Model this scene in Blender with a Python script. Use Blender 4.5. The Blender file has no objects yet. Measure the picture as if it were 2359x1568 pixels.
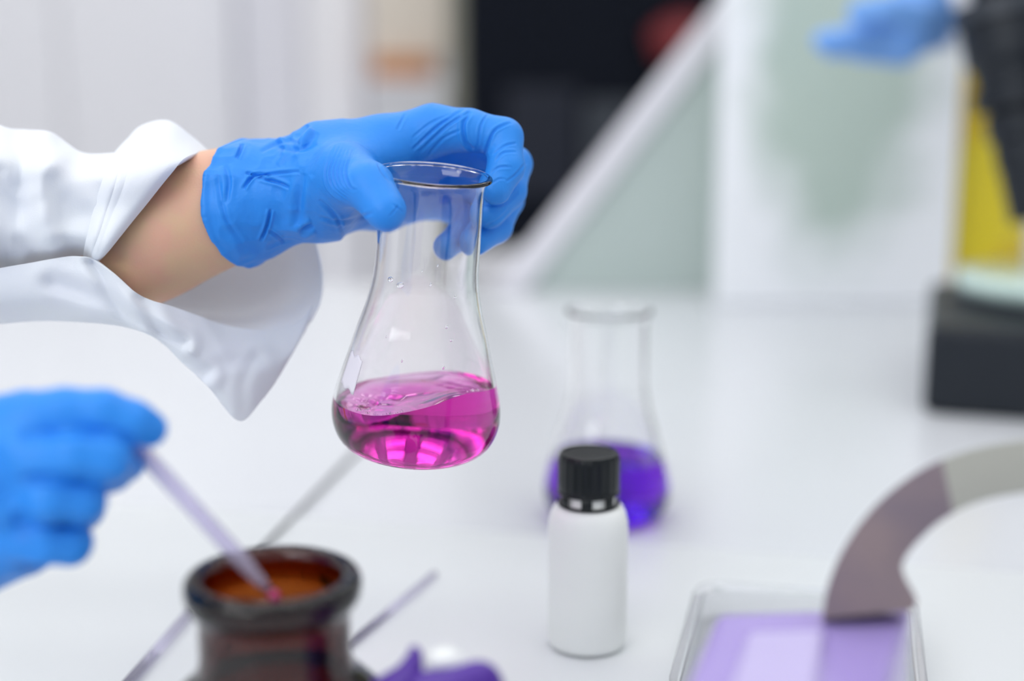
import bpy, math, random
import numpy as np
from mathutils import Vector, Matrix

# ------------------------------------------------------------------ camera, world, light, exposure
sc = bpy.context.scene
COL = sc.collection
FPX = 3276.4; PITCH = math.radians(11.8); CAMZ = 1.21; TZ = 0.90
cp, sp = math.cos(PITCH), math.sin(PITCH)
cam = bpy.data.objects.new('camera', bpy.data.cameras.new('camera')); COL.objects.link(cam)
cam.location = (0, 0, CAMZ); cam.rotation_euler = (math.pi/2 - PITCH, 0, 0)
cam.data.lens = 50; cam.data.sensor_width = 36; cam.data.clip_start = .02; cam.data.clip_end = 50
cam.data.dof.use_dof = True; cam.data.dof.focus_distance = 0.638; cam.data.dof.aperture_fstop = 2.3
sc.camera = cam
w = bpy.data.worlds.new('world'); sc.world = w; w.use_nodes = True
w.node_tree.nodes['Background'].inputs[0].default_value = (.90, .95, 1.0, 1)
w.node_tree.nodes['Background'].inputs[1].default_value = 0.86
sc.view_settings.view_transform = 'Standard'; sc.view_settings.look = 'None'
sc.view_settings.gamma = 1; sc.view_settings.exposure = -0.50; sc.view_settings.use_curve_mapping = False
sc.cycles.use_denoising = True
sc.cycles.max_bounces = 20; sc.cycles.transmission_bounces = 18; sc.cycles.transparent_max_bounces = 16
sc.cycles.glossy_bounces = 6; sc.cycles.diffuse_bounces = 4
sc.cycles.sample_clamp_indirect = 8; sc.cycles.caustics_refractive = True; sc.cycles.caustics_reflective = False
sc.cycles.blur_glossy = 0.3
def area(name, loc, target, sx, sy, power, col=(1, 1, 1)):
    l = bpy.data.lights.new(name, 'AREA'); l.shape = 'RECTANGLE'; l.size = sx; l.size_y = sy; l.energy = power; l.color = col
    o = bpy.data.objects.new(name, l); COL.objects.link(o); o.location = loc
    o.rotation_euler = (Vector(target) - Vector(loc)).to_track_quat('-Z', 'Y').to_euler()
    return o
area('hand_shading_light', (-1.4, -1.2, 2.3), (0.0, .8, .95), 1.8, 1.4, 34, (.96, .98, 1))  # area lamp added at the upper left front to shade the hand

# ------------------------------------------------------------------ pixel helpers (real distance in metres)
def K(px, py, d):            # camera-frame point (x right, y up, z towards the camera)
    return np.array([(px-1179.5)/FPX*d, -(py-784)/FPX*d, -d])
RC = np.array([[1, 0, 0], [0, sp, -cp], [0, cp, sp]])   # columns-> world = RC @ cam
# camera axes in world: right (1,0,0); up (0,sp,cp); back (0,-cp,sp)
RC = np.column_stack([(1, 0, 0), (0, sp, cp), (0, -cp, sp)])
def toW(v): return np.asarray(v) @ RC.T + np.array([0, 0, CAMZ])
def P(px, py, d): return toW(K(px, py, d))
def W(px, py, Y):            # point on the vertical plane y = Y
    a, b = (px-1179.5)/FPX, (py-784)/FPX
    t = Y/(cp - b*sp); return np.array([a*t, Y, CAMZ - t*(sp + b*cp)])
def T(px, py, h=0.0):        # point on the bench top (plus h)
    a, b = (px-1179.5)/FPX, (py-784)/FPX
    t = (CAMZ-TZ-h)/(sp + b*cp); return np.array([a*t, t*(cp - b*sp), TZ+h])

# ------------------------------------------------------------------ materials
def mat(name, col, rough=.5, metal=0, trans=0, ior=1.45, sss=0, spec=.5, coat=0, vol=None, bump=None, noise=None, alpha=1, sssr=(1, .5, .3)):
    m = bpy.data.materials.new(name); m.use_nodes = True; nt = m.node_tree
    b = nt.nodes['Principled BSDF']; i = b.inputs
    i['Base Color'].default_value = (*col, 1); i['Roughness'].default_value = rough; i['Metallic'].default_value = metal
    i['Transmission Weight'].default_value = trans; i['IOR'].default_value = ior; i['Specular IOR Level'].default_value = spec
    i['Coat Weight'].default_value = coat; i['Coat Roughness'].default_value = .05; i['Alpha'].default_value = alpha
    if sss: i['Subsurface Weight'].default_value = sss; i['Subsurface Scale'].default_value = .004; i['Subsurface Radius'].default_value = sssr
    if vol:
        v = nt.nodes.new('ShaderNodeVolumeAbsorption'); v.inputs[0].default_value = (*vol[0], 1); v.inputs[1].default_value = vol[1]
        nt.links.new(v.outputs[0], nt.nodes['Material Output'].inputs['Volume'])
    if bump or noise:
        tc = nt.nodes.new('ShaderNodeTexCoord')
    if bump:
        n = nt.nodes.new('ShaderNodeTexNoise'); n.inputs['Scale'].default_value = bump[0]; n.inputs['Detail'].default_value = bump[3] if len(bump) > 3 else 4
        mp = nt.nodes.new('ShaderNodeMapping'); mp.inputs['Scale'].default_value = bump[2] if len(bump) > 2 else (1, 1, 1)
        nt.links.new(tc.outputs['Object'], mp.inputs[0]); nt.links.new(mp.outputs[0], n.inputs['Vector'])
        bp = nt.nodes.new('ShaderNodeBump'); bp.inputs['Strength'].default_value = 1; bp.inputs['Distance'].default_value = bump[1]
        nt.links.new(n.outputs['Fac'], bp.inputs['Height']); nt.links.new(bp.outputs[0], i['Normal'])
    if noise:                # (scale, other colour, low, high)
        n = nt.nodes.new('ShaderNodeTexNoise'); n.inputs['Scale'].default_value = noise[0]; n.inputs['Detail'].default_value = 5
        nt.links.new(tc.outputs['Object'], n.inputs['Vector'])
        r = nt.nodes.new('ShaderNodeMapRange'); r.inputs[1].default_value = noise[2]; r.inputs[2].default_value = noise[3]
        nt.links.new(n.outputs['Fac'], r.inputs[0])
        mx = nt.nodes.new('ShaderNodeMix'); mx.data_type = 'RGBA'; mx.inputs['A'].default_value = (*col, 1); mx.inputs['B'].default_value = (*noise[1], 1)
        nt.links.new(r.outputs[0], mx.inputs['Factor']); nt.links.new(mx.outputs['Result'], i['Base Color'])
    return m
def emit(name, col, s):
    m = bpy.data.materials.new(name); m.use_nodes = True; i = m.node_tree.nodes['Principled BSDF'].inputs
    i['Base Color'].default_value = (.8, .8, .8, 1); i['Emission Color'].default_value = (*col, 1); i['Emission Strength'].default_value = s
    return m
M = dict(
    bench=mat('white_laminate', (.70, .72, .755), .20, spec=.45, bump=(60, .00002)),
    mat=mat('white_bench_mat', (.70, .725, .74), .30, spec=.4, bump=(40, .00003)),
    glove=mat('blue_nitrile', (.024, .255, .80), .46, spec=.4, sss=.06, sssr=(.2, .5, 1), bump=(420, .00022, (1, 1, 1), 5)),
    glove_far=mat('pale_blue_nitrile', (.19, .42, .90), .5, bump=(200, .0002)),
    skin=mat('skin', (.70, .46, .285), .5, sss=.3, sssr=(1, .35, .2), bump=(900, .00012), noise=(45, (.72, .405, .285), .42, .62)),
    cloth=mat('white_cotton', (.80, .83, .87), .85, spec=.1, sss=.1, sssr=(1, 1, 1), bump=(1500, .00012), noise=(30, (.79, .81, .87), .4, .7)),
    glass=mat('clear_glass', (1, 1, 1), 0, trans=1, ior=1.47, bump=(38, .00012, (1, 1, .5), 3)),
    milky=mat('milky_clear_plastic', (.84, .81, .95), .15, trans=.82, ior=1.2),
    clearish=mat('cloudy_clear_plastic', (.95, .96, .98), .10, trans=.8, ior=1.3),
    thin=mat('clear_plastic', (.97, .97, 1), .06, trans=1, ior=1.2),
    pink=mat('magenta_liquid', (1, .96, 1), 0, trans=1, ior=1.33, vol=((.88, .02, .74), 46)),
    violet=mat('violet_liquid', (1, 1, 1), 0, trans=1, ior=1.33, vol=((.62, .02, .93), 105)),
    amber=mat('amber_glass', (1, .97, .94), .02, trans=1, ior=1.5, vol=((.72, .42, .05), 1250), bump=(25, .0003)),
    darkliq=mat('dark_maroon_liquid', (.10, .01, .03), .05, coat=.5),
    hdpe=mat('milky_plastic', (.84, .86, .84), .42, spec=.4, sss=.5, sssr=(1, 1, 1)),
    black=mat('black_plastic', (.006, .009, .011), .34, spec=.35, bump=(300, .0001)),
    blackm=mat('black_enamel', (.012, .016, .023), .42, spec=.35),
    darkgrey=mat('dark_grey_enamel', (.035, .042, .055), .4),
    steel=mat('brushed_steel', (.17, .175, .18), .3, metal=.6),
    patch=mat('white_marking_enamel', (.80, .76, .82), .6),
    wall=mat('grey_white_paint', (.88, .875, .89), .8, noise=(1.5, (.90, .89, .90), .35, .65)),
    floor=mat('grey_vinyl', (.56, .55, .58), .4, noise=(6, (.60, .59, .61), .4, .6)),
    white=mat('white_enamel', (.91, .91, .94), .4),
    lav=mat('lavender_white_enamel', (.81, .81, .87), .4),
    cream=mat('cream_card', (.86, .78, .68), .8),
    orange=mat('orange_wood', (.66, .29, .10), .6, noise=(20, (.55, .24, .09), .4, .6)),
    olive=mat('olive_grey_paint', (.42, .42, .34), .6),
    navy=mat('navy_black_enamel', (.006, .008, .014), .55, spec=.08),
    ink=mat('deep_navy_enamel', (.003, .006, .018), .5),
    red=mat('dark_red_plastic', (.15, .008, .012), .5),
    sage=mat('sage_grey_enamel', (.49, .57, .545), .35),
    frame=mat('white_frame_enamel', (.76, .75, .80), .35),
    yellow=mat('yellow_liquid', (.74, .60, .03), .25, noise=(9, (.62, .40, .01), .45, .6)),
    mint=mat('mint_glass_plate', (.62, .80, .74), .12, coat=.6),
    lilac=mat('translucent_purple_plastic', (.37, .29, .63), .25, sss=.4, sssr=(1, 1, 1)),
    lilacl=mat('pale_lilac_plastic', (.50, .44, .71), .3, sss=.4, sssr=(1, 1, 1)),
    purple=mat('deep_purple_plastic', (.085, .03, .30), .35),
    band=mat('mauve_grey_rubber', (.185, .148, .178), .6, noise=(25, (.235, .18, .19), .4, .6)),
    bandb=mat('putty_grey_rubber', (.36, .36, .325), .6),
    lamp=emit('lit_diffuser', (1, .99, .98), 5.2),
)

def liquid_mat(name, col, dens):
    m = bpy.data.materials.new(name); m.use_nodes = True; nt = m.node_tree; nt.nodes.remove(nt.nodes['Principled BSDF'])
    g = nt.nodes.new('ShaderNodeBsdfGlass'); g.inputs['Roughness'].default_value = 0; g.inputs['Color'].default_value = (1, 1, 1, 1)
    a = nt.nodes.new('ShaderNodeAttribute'); a.attribute_name = 'ior'; nt.links.new(a.outputs['Fac'], g.inputs['IOR'])
    v = nt.nodes.new('ShaderNodeVolumeAbsorption'); v.inputs[0].default_value = (*col, 1); v.inputs[1].default_value = dens
    o = nt.nodes['Material Output']; nt.links.new(g.outputs[0], o.inputs['Surface']); nt.links.new(v.outputs[0], o.inputs['Volume']); return m
M['pink'] = liquid_mat('magenta_liquid', (.88, .03, .74), 52)
M['violet'] = liquid_mat('violet_liquid', (.67, .01, .93), 85)
# ------------------------------------------------------------------ mesh helpers
def put(name, V, F, m, parent=None, origin=None, smooth=True, ngon=False):
    V = np.asarray(V, float)
    if parent is not None: off = np.array(parent['_w'])
    else: off = np.array(origin if origin is not None else [V[:, 0].mean(), V[:, 1].mean(), V[:, 2].min()])
    me = bpy.data.meshes.new(name)
    if isinstance(F, np.ndarray): F = F.tolist()
    me.from_pydata((V-off).tolist(), [], F); me.validate(); me.update()
    if smooth: me.polygons.foreach_set('use_smooth', [True]*len(me.polygons))
    for mm in (m if isinstance(m, list) else [m]): me.materials.append(M[mm])
    o = bpy.data.objects.new(name, me); COL.objects.link(o)
    if parent is not None:
        o.parent = parent
        pw = np.array(parent.get('_w'))
    else: o.location = off
    o['_w'] = off.tolist() if parent is None else list(parent['_w'])
    return o
def tag(o, label=None, cat=None, group=None, kind=None):
    if label: o['label'] = label
    if cat: o['category'] = cat
    if group: o['group'] = group
    if kind: o['kind'] = kind
    return o
def thing(name, label, cat, loc, group=None):
    o = bpy.data.objects.new(name, None); COL.objects.link(o); o.location = loc; o.empty_display_size = .02
    o['_w'] = [float(c) for c in loc]; return tag(o, label, cat, group)
def autosmooth(o, ang=35):
    me = o.data; me.polygons.foreach_set('use_smooth', [True]*len(me.polygons))
    import bmesh
    bm = bmesh.new(); bm.from_mesh(me)
    for e in bm.edges:
        if len(e.link_faces) == 2 and e.calc_face_angle(0) > math.radians(ang): e.smooth = False
    bm.to_mesh(me); bm.free(); return o
def fixn(o):
    import bmesh
    bm = bmesh.new(); bm.from_mesh(o.data); bmesh.ops.recalc_face_normals(bm, faces=bm.faces); bm.to_mesh(o.data); bm.free(); return o
def bevel(o, wdt, seg=3):
    b = o.modifiers.new('bevel', 'BEVEL'); b.width = wdt; b.segments = seg; b.limit_method = 'ANGLE'; return o
def box(x0, x1, y0, y1, z0, z1):
    V = [(x, y, z) for z in (z0, z1) for y in (y0, y1) for x in (x0, x1)]
    return V, [(0, 2, 3, 1), (4, 5, 7, 6), (0, 1, 5, 4), (2, 6, 7, 3), (0, 4, 6, 2), (1, 3, 7, 5)]
def merge(*parts):
    V, F = [], []
    for v, f in parts:
        n = len(V); V += [tuple(map(float, q)) for q in v]; F += [tuple(int(i)+n for i in q) for q in (f.tolist() if isinstance(f, np.ndarray) else f)]
    return V, F
def lathe(prof, n=96, closed=False, X=None):
    """prof: list of (r,z) ; closed joins last to first. X: 4x4 numpy matrix."""
    V, F, rings = [], [], []
    for r, z in prof:
        if r < 1e-6: rings.append([len(V)]); V.append((0, 0, z))
        else:
            rings.append(list(range(len(V), len(V)+n)))
            V += [(r*math.cos(2*math.pi*k/n), r*math.sin(2*math.pi*k/n), z) for k in range(n)]
    pr = list(zip(rings[:-1], rings[1:])) + ([(rings[-1], rings[0])] if closed else [])
    for a, b in pr:
        for k in range(n):
            j = (k+1) % n
            if len(a) == 1 and len(b) == 1: break
            if len(a) == 1: F.append((a[0], b[j], b[k]))
            elif len(b) == 1: F.append((a[k], a[j], b[0]))
            else: F.append((a[k], a[j], b[j], b[k]))
    V = np.array(V, float)
    if X is not None: V = V @ X[:3, :3].T + X[:3, 3]
    return V, F
def at(x, y, z): X = np.eye(4); X[:3, 3] = (x, y, z); return X
def frameto(origin, axis):
    a = Vector(axis).normalized(); q = Vector((0, 0, 1)).rotation_difference(a).to_matrix()
    X = np.eye(4); X[:3, :3] = np.array(q); X[:3, 3] = origin; return X
def smooth_pts(pts, n):
    """Catmull-Rom through rows of pts -> n samples"""
    p = np.asarray(pts, float); m = len(p); t = np.linspace(0, m-1, n); i = np.clip(t.astype(int), 0, m-2); u = (t-i)[:, None]
    p0, p1, p2, p3 = p[np.maximum(i-1, 0)], p[i], p[i+1], p[np.minimum(i+2, m-1)]
    return .5*(2*p1 + (p2-p0)*u + (2*p0-5*p1+4*p2-p3)*u**2 + (3*p1-p0-3*p2+p3)*u**3)
def tube(pts, rads, n=24, k=24, caps=True):
    p = smooth_pts(np.column_stack([pts, rads]), k) if k else np.column_stack([pts, rads])
    c, r = p[:, :3], p[:, 3]; V, F = [], []
    up = np.array([.3, .2, .93])
    for i in range(len(c)):
        t = c[min(i+1, len(c)-1)]-c[max(i-1, 0)]; t /= np.linalg.norm(t)
        a = up - t*(up@t); a /= np.linalg.norm(a); up = a; b = np.cross(t, a)
        for q in range(n):
            th = 2*math.pi*q/n; V.append(c[i]+r[i]*(math.cos(th)*a+math.sin(th)*b))
    for i in range(len(c)-1):
        for q in range(n):
            j = (q+1) % n; F.append((i*n+q, i*n+j, (i+1)*n+j, (i+1)*n+q))
    if caps: F.append(tuple(range(n))[::-1]); F.append(tuple(range((len(c)-1)*n, len(c)*n)))
    return np.array(V), F
def grid(A, flip=False):
    """A: (nu,nv,3) array -> verts, quads"""
    nu, nv = A.shape[:2]; I = np.arange(nu*nv).reshape(nu, nv)
    F = np.stack([I[:-1, :-1], I[1:, :-1], I[1:, 1:], I[:-1, 1:]], -1).reshape(-1, 4)
    return A.reshape(-1, 3), (F[:, ::-1] if flip else F)
def solid(o, t, off=0): s = o.modifiers.new('thickness', 'SOLIDIFY'); s.thickness = t; s.offset = off; return o
# value noise
_rs = np.random.RandomState(7); _L = _rs.rand(64, 64, 64)*2-1
def vn(p, s):
    q = np.asarray(p)*s+1000; i = np.floor(q).astype(int); f = q-i; f = f*f*(3-2*f); r = 0
    for dx in (0, 1):
        for dy in (0, 1):
            for dz in (0, 1):
                wgt = (f[..., 0] if dx else 1-f[..., 0])*(f[..., 1] if dy else 1-f[..., 1])*(f[..., 2] if dz else 1-f[..., 2])
                r = r + wgt*_L[(i[..., 0]+dx) % 64, (i[..., 1]+dy) % 64, (i[..., 2]+dz) % 64]
    return r
# ------------------------------------------------------------------ implicit surfaces (for gloved hands)
def rcone(p, a, b, ra, rb):
    ab = b-a; t = np.clip(((p-a)@ab)/(ab@ab), 0, 1); t2 = t[..., None] if t.ndim else t
    return np.linalg.norm(p-(a+t2*ab), axis=-1)-(ra+(rb-ra)*t)
def smin(a, b, k):
    h = np.maximum(k-np.abs(a-b), 0)/k; return np.minimum(a, b)-h*h*h*k/6
def nets(f, lo, hi, s):
    ax = [np.arange(lo[i], hi[i]+s, s) for i in range(3)]
    n = [len(a) for a in ax]; D = np.empty(n)
    B = 8; nb = [-(-k//B) for k in n]
    cc = np.stack(np.meshgrid(*[lo[i]+s*(np.arange(nb[i])*B+(B-1)/2) for i in range(3)], indexing='ij'), -1); Dc = f(cc)
    D[:] = np.repeat(np.repeat(np.repeat(Dc, B, 0), B, 1), B, 2)[:n[0], :n[1], :n[2]]
    near = np.argwhere(np.abs(Dc) < B*s*1.25); oi = np.stack(np.meshgrid(*[np.arange(B)]*3, indexing='ij'), -1).reshape(-1, 3)
    for k0 in range(0, len(near), 400):
        I = (near[k0:k0+400, None]*B+oi[None]).reshape(-1, 3); I = I[(I < np.array(n)).all(1)]
        D[I[:, 0], I[:, 1], I[:, 2]] = f(np.array(lo)+s*I)
    S = D < 0; cs = [n[i]-1 for i in range(3)]
    acc = np.zeros(cs+[3]); cnt = np.zeros(cs)
    corner = lambda A, c: A[c[0]:c[0]+cs[0], c[1]:c[1]+cs[1], c[2]:c[2]+cs[2]]
    for axis in range(3):
        o = [a for a in range(3) if a != axis]
        for u in (0, 1):
            for v in (0, 1):
                c0 = [0, 0, 0]; c0[o[0]] = u; c0[o[1]] = v; c1 = list(c0); c1[axis] = 1
                d0, d1 = corner(D, c0), corner(D, c1); x = corner(S, c0) != corner(S, c1)
                t = np.where(x, d0/np.where(x, d0-d1, 1), 0)
                for a in range(3): acc[..., a] += np.where(x, (t if a == axis else c0[a]), 0)
                cnt += x
    act = cnt > 0; idx = -np.ones(cs, int); idx[act] = np.arange(act.sum())
    ijk = np.argwhere(act); V = np.array(lo)+s*(ijk+acc[act]/cnt[act][:, None]); F = []
    for axis in range(3):
        o = [(axis+1) % 3, (axis+2) % 3]; sl = [slice(None)]*3
        s0 = [slice(0, n[i]-1) for i in range(3)]; s1 = list(s0); s1[axis] = slice(1, n[axis])
        for a in o:
            s0[a] = slice(1, n[a]-1); s1[a] = slice(1, n[a]-1)
        A, B = S[tuple(s0)], S[tuple(s1)]; e = np.argwhere(A != B); e[:, o[0]] += 1; e[:, o[1]] += 1
        inside = S[tuple(e.T)]
        def g(du, dv):
            q = e.copy(); q[:, o[0]] -= du; q[:, o[1]] -= dv; return idx[tuple(q.T)]
        q = np.stack([g(0, 0), g(1, 0), g(1, 1), g(0, 1)], 1); q[~inside] = q[~inside][:, ::-1]; F.append(q)
    return V, np.concatenate(F)
def relax(V, F, it):
    E = np.concatenate([F[:, [0, 1]], F[:, [1, 2]], F[:, [2, 3]], F[:, [3, 0]]]); E = np.concatenate([E, E[:, ::-1]])
    deg = np.bincount(E[:, 0], minlength=len(V))[:, None]
    for _ in range(it):
        A = np.stack([np.bincount(E[:, 0], V[E[:, 1], a], len(V)) for a in range(3)], 1)/deg; V = V*.5+A*.5
    return V
def vnorm(V, F):
    n = np.cross(V[F[:, 2]]-V[F[:, 0]], V[F[:, 3]]-V[F[:, 1]]); N = np.zeros_like(V)
    for k in range(4): np.add.at(N, F[:, k], n)
    return N/np.maximum(np.linalg.norm(N, axis=1)[:, None], 1e-12)
def proj(V): return np.stack([1179.5+FPX*V[:, 0]/-V[:, 2], 784-FPX*V[:, 1]/-V[:, 2]], 1)
def segdist(Q, pts, k=24):
    c = smooth_pts(pts, k) if len(pts) > 2 else np.asarray(pts, float); best = np.full(len(Q), 1e9); tt = np.zeros(len(Q))
    for i in range(len(c)-1):
        a, b = c[i], c[i+1]; ab = b-a; t = np.clip(((Q-a)@ab)/(ab@ab), 0, 1); d = np.linalg.norm(Q-(a+t[:, None]*ab), axis=1)
        m = d < best; best[m] = d[m]; tt[m] = (i+t[m])/(len(c)-1)
    return best, tt

# ================================================================== THE SETTING
LW = 1.85                                             # bench rear edge
V, F = box(-1.6, 1.6, -0.35, LW, TZ-.03, TZ); bench = bevel(put('lab_bench', V, F, 'bench', smooth=False), .003)
tag(bench, 'wide glossy white lab bench top under all the glassware', 'bench')
V, F = merge(*[box(x, x+.06, y, y+.06, 0, TZ-.03) for x in (-1.5, 1.44) for y in (-.3, LW-.1)])
for x in (-1.5, 1.44):
    for y in (-.3, LW-.1): put('bench_leg', *box(x, x+.06, y, y+.06, 0.0, TZ-.0305), 'white', bench, smooth=False)
tag(put('floor', *box(-4, 4, -2.5, 4.6, -.05, 0), 'floor', smooth=False), kind='structure')
tag(put('wall_back', *box(-4, 4, 4.6, 4.7, 0, 3.0), 'wall', smooth=False), kind='structure')
tag(put('wall_left', *box(-4.1, -4, -2.5, 5.3, 0, 3.0), 'wall', smooth=False), kind='structure')
tag(put('wall_right', *box(4, 4.1, -2.5, 5.3, 0, 3.0), 'wall', smooth=False), kind='structure')

# ---- ceiling lamps above the bench (seen only as reflections)
for x in (-1.75, -1.05, -.35, .35, 1.05, 1.75):
    pr = thing('ceiling_light', 'white ceiling light fixture with a row of six lit square panels above the bench', 'light', (x, 1.75, 2.9), 'ceiling light rows over the bench')
    put('frame', *merge(box(x-.23, x-.201, -.8, 4.3, 2.89, 2.93), box(x+.201, x+.23, -.8, 4.3, 2.89, 2.93), box(x-.201, x+.201, -.8, 4.3, 2.9215, 2.93)), 'white', pr, smooth=False)
    for y in (-.5, .4, 1.3, 2.2, 3.1, 4.0): put('diffuser', *box(x-.2, x+.2, y-.2, y+.2, 2.90, 2.92), 'lamp', pr, smooth=False)

# ---- background furniture
def pbox(name, x0, x1, y0, y1, Y, dep, m, parent=None, bev=.004):
    a, b = W(x0, y0, Y), W(x1, y1, Y); a2, b2 = W(x0, y1, Y), W(x1, y0, Y)
    o = put(name, *box(min(a[0], a2[0]), max(b[0], b2[0]), Y, Y+dep, min(a2[2], b[2]), max(a[2], b2[2])), m, parent, smooth=False)
    return bevel(o, bev)
def zbox(name, x0, x1, z0, z1, Y, dep, m, parent=None, bev=.004):
    return bevel(put(name, *box(W(x0, 300, Y)[0], W(x1, 300, Y)[0], Y, Y+dep, z0, z1), m, parent, smooth=False), bev)
# tall white cabinets at left
t = thing('tall_cabinet', 'tall pale lavender storage cabinet behind the raised blue glove', 'cabinet', (W(640, 300, 3.9)[0], 3.9, 0))
zbox('body', 560, 838, 0, 2.2, 3.9, .4, 'lav', t); zbox('door', 566, 698, .06, 2.15, 3.88, .018, 'lav', t); zbox('door', 706, 832, .06, 2.15, 3.88, .018, 'white', t)
t = thing('wall_cabinet', 'plain pale grey tall cabinet at the far left of the room', 'cabinet', (W(250, 300, 4.1)[0], 4.1, 0))
zbox('body', -260, 556, 0, 2.2, 4.1, .4, 'white', t); zbox('door', -250, 146, .06, 2.15, 4.08, .018, 'white', t); zbox('door', 152, 550, .06, 2.15, 4.08, .018, 'white', t)
# low bench with a cream carton and an orange tray
t = thing('side_counter', 'white rear counter that carries the orange tray and cream carton', 'counter', (W(930, 300, 3.6)[0], 3.6, 0))
zt = W(900, 182, 3.6)[2]
zbox('worktop', 845, 1034, zt-.03, zt, 3.58, .5, 'white', t); zbox('body', 850, 1030, 0, zt-.031, 3.62, .45, 'white', t)
o = pbox('wooden_tray', 858, 992, 132, 181, 3.62, .3, 'orange'); tag(o, 'orange brown wooden tray on the white rear counter', 'tray')
o = pbox('carton', 850, 1028, -160, 131, 3.66, .25, 'cream'); tag(o, 'cream cardboard carton stacked on the orange wooden tray', 'carton')
t = zbox('door_post', 1034, 1066, 0, 2.4, 3.5, .1, 'olive'); tag(t, 'narrow olive grey post left of the black instrument cabinet', 'post')
# black instrument on a grey stand
zi = W(1300, 575, 3.2)[2]
t = thing('instrument_cabinet', 'large blurred black instrument cabinet in the background', 'cabinet', (W(1400, 300, 3.2)[0], 3.2, zi))
zbox('body', 1068, 1800, zi, 2.0, 3.2, .6, 'navy', t, .02); zbox('panel', 1165, 1330, zi+.12, W(1300, 200, 3.2)[2], 3.185, .0145, 'ink', t); zbox('panel', 1345, 1560, zi+.05, W(1300, 230, 3.2)[2], 3.185, .0145, 'darkgrey', t)
t2 = thing('instrument_stand', 'light grey stand carrying the black instrument cabinet', 'stand', (W(1400, 300, 3.15)[0], 3.15, 0))
zbox('body', 1072, 1820, 0, zi-.031, 3.2, .6, 'wall', t2); zbox('top', 1060, 1830, zi-.03, zi-.0005, 3.15, .7, 'white', t2)
c = W(1560, 115, 3.0)
V, F = tube([W(1500, 110, 3.16), W(1560, 95, 3.16), W(1612, 120, 3.16), W(1600, 200, 3.16)], [.035, .06, .06, .04], 24, 20)
put('blob', V, F, 'red', t)['label'] = 'unidentified dark red rounded item'  # unidentified red item, guessed as a bag, set against the cabinet as a part

# ---- slanted side screen with white edge bar
Ys = 1.80; zb = TZ+.0005
A = W(1130, 650, Ys); Bt = W(1745, -60, Ys); C = W(1700, -60, Ys); 
t = thing('slanted_screen', 'sage grey screen with a slanting white edge bar at bench rear', 'screen', (W(1450, 600, Ys)[0], Ys, zb))
x0, x1 = W(1190, 640, Ys)[0], W(1760, -60, Ys)[0]; z1 = W(1740, -60, Ys)[2]; xr = W(1790, 300, Ys)[0]
V = [(x0, Ys+d, zb) for d in (0, .006)] + [(xr, Ys+d, zb) for d in (0, .006)] + [(xr, Ys+d, z1) for d in (0, .006)] + [(x1, Ys+d, z1) for d in (0, .006)]
put('screen_panel', V, [(0, 2, 4, 6), (1, 7, 5, 3), (0, 1, 3, 2), (2, 3, 5, 4), (4, 5, 7, 6), (6, 7, 1, 0)], 'sage', t, smooth=False)
bw = .034
V = []
for d in (-.012, .018):
    V += [(x0-bw*.9, Ys+d, zb), (x0+bw*.35, Ys+d, zb), (x1+bw*.35, Ys+d, z1), (x1-bw*.9, Ys+d, z1)]
bevel(put('edge_bar', V, [(0, 1, 2, 3), (7, 6, 5, 4), (0, 4, 5, 1), (1, 5, 6, 2), (2, 6, 7, 3), (3, 7, 4, 0)], 'frame', t, smooth=False), .003)

# ---- frosted sheet, green reflection painted into the colour of its middle
m = bpy.data.materials.new('frosted_painted_reflection'); m.use_nodes = True; nt = m.node_tree; b = nt.nodes['Principled BSDF']
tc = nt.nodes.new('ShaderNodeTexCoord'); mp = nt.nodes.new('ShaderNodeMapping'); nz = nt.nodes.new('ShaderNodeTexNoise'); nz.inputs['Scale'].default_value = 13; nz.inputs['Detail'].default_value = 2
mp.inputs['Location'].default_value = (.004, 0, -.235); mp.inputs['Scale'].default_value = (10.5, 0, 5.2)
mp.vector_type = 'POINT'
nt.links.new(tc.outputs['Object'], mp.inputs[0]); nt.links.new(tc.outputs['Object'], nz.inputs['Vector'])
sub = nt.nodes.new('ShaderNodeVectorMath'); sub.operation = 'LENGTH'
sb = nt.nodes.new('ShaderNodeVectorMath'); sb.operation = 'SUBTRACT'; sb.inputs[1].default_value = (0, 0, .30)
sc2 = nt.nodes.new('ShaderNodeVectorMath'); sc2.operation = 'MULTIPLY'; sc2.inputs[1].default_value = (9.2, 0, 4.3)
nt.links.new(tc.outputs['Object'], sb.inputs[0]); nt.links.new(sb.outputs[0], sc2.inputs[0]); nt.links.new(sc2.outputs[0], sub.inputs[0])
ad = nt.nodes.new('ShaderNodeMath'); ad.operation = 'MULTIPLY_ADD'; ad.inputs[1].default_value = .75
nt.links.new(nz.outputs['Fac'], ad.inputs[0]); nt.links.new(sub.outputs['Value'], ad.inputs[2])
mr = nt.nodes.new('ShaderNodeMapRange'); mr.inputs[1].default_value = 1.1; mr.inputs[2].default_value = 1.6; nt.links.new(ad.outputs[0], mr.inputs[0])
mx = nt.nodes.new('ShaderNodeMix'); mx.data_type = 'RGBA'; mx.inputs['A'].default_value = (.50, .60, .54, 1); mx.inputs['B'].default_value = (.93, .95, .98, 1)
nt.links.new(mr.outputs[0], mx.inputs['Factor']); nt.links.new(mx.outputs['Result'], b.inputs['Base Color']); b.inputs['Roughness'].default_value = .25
M['frost_reflection'] = m
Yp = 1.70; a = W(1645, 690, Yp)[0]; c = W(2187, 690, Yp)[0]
t = put('frosted_panel', *box(a, c, Yp, Yp+.012, TZ+.0005, TZ+.60), 'frost_reflection', origin=((a+c)/2, Yp, TZ), smooth=False); bevel(t, .003)
tag(t, 'upright white frosted sheet with a green reflection painted in its middle, behind the microscope', 'panel')
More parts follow.
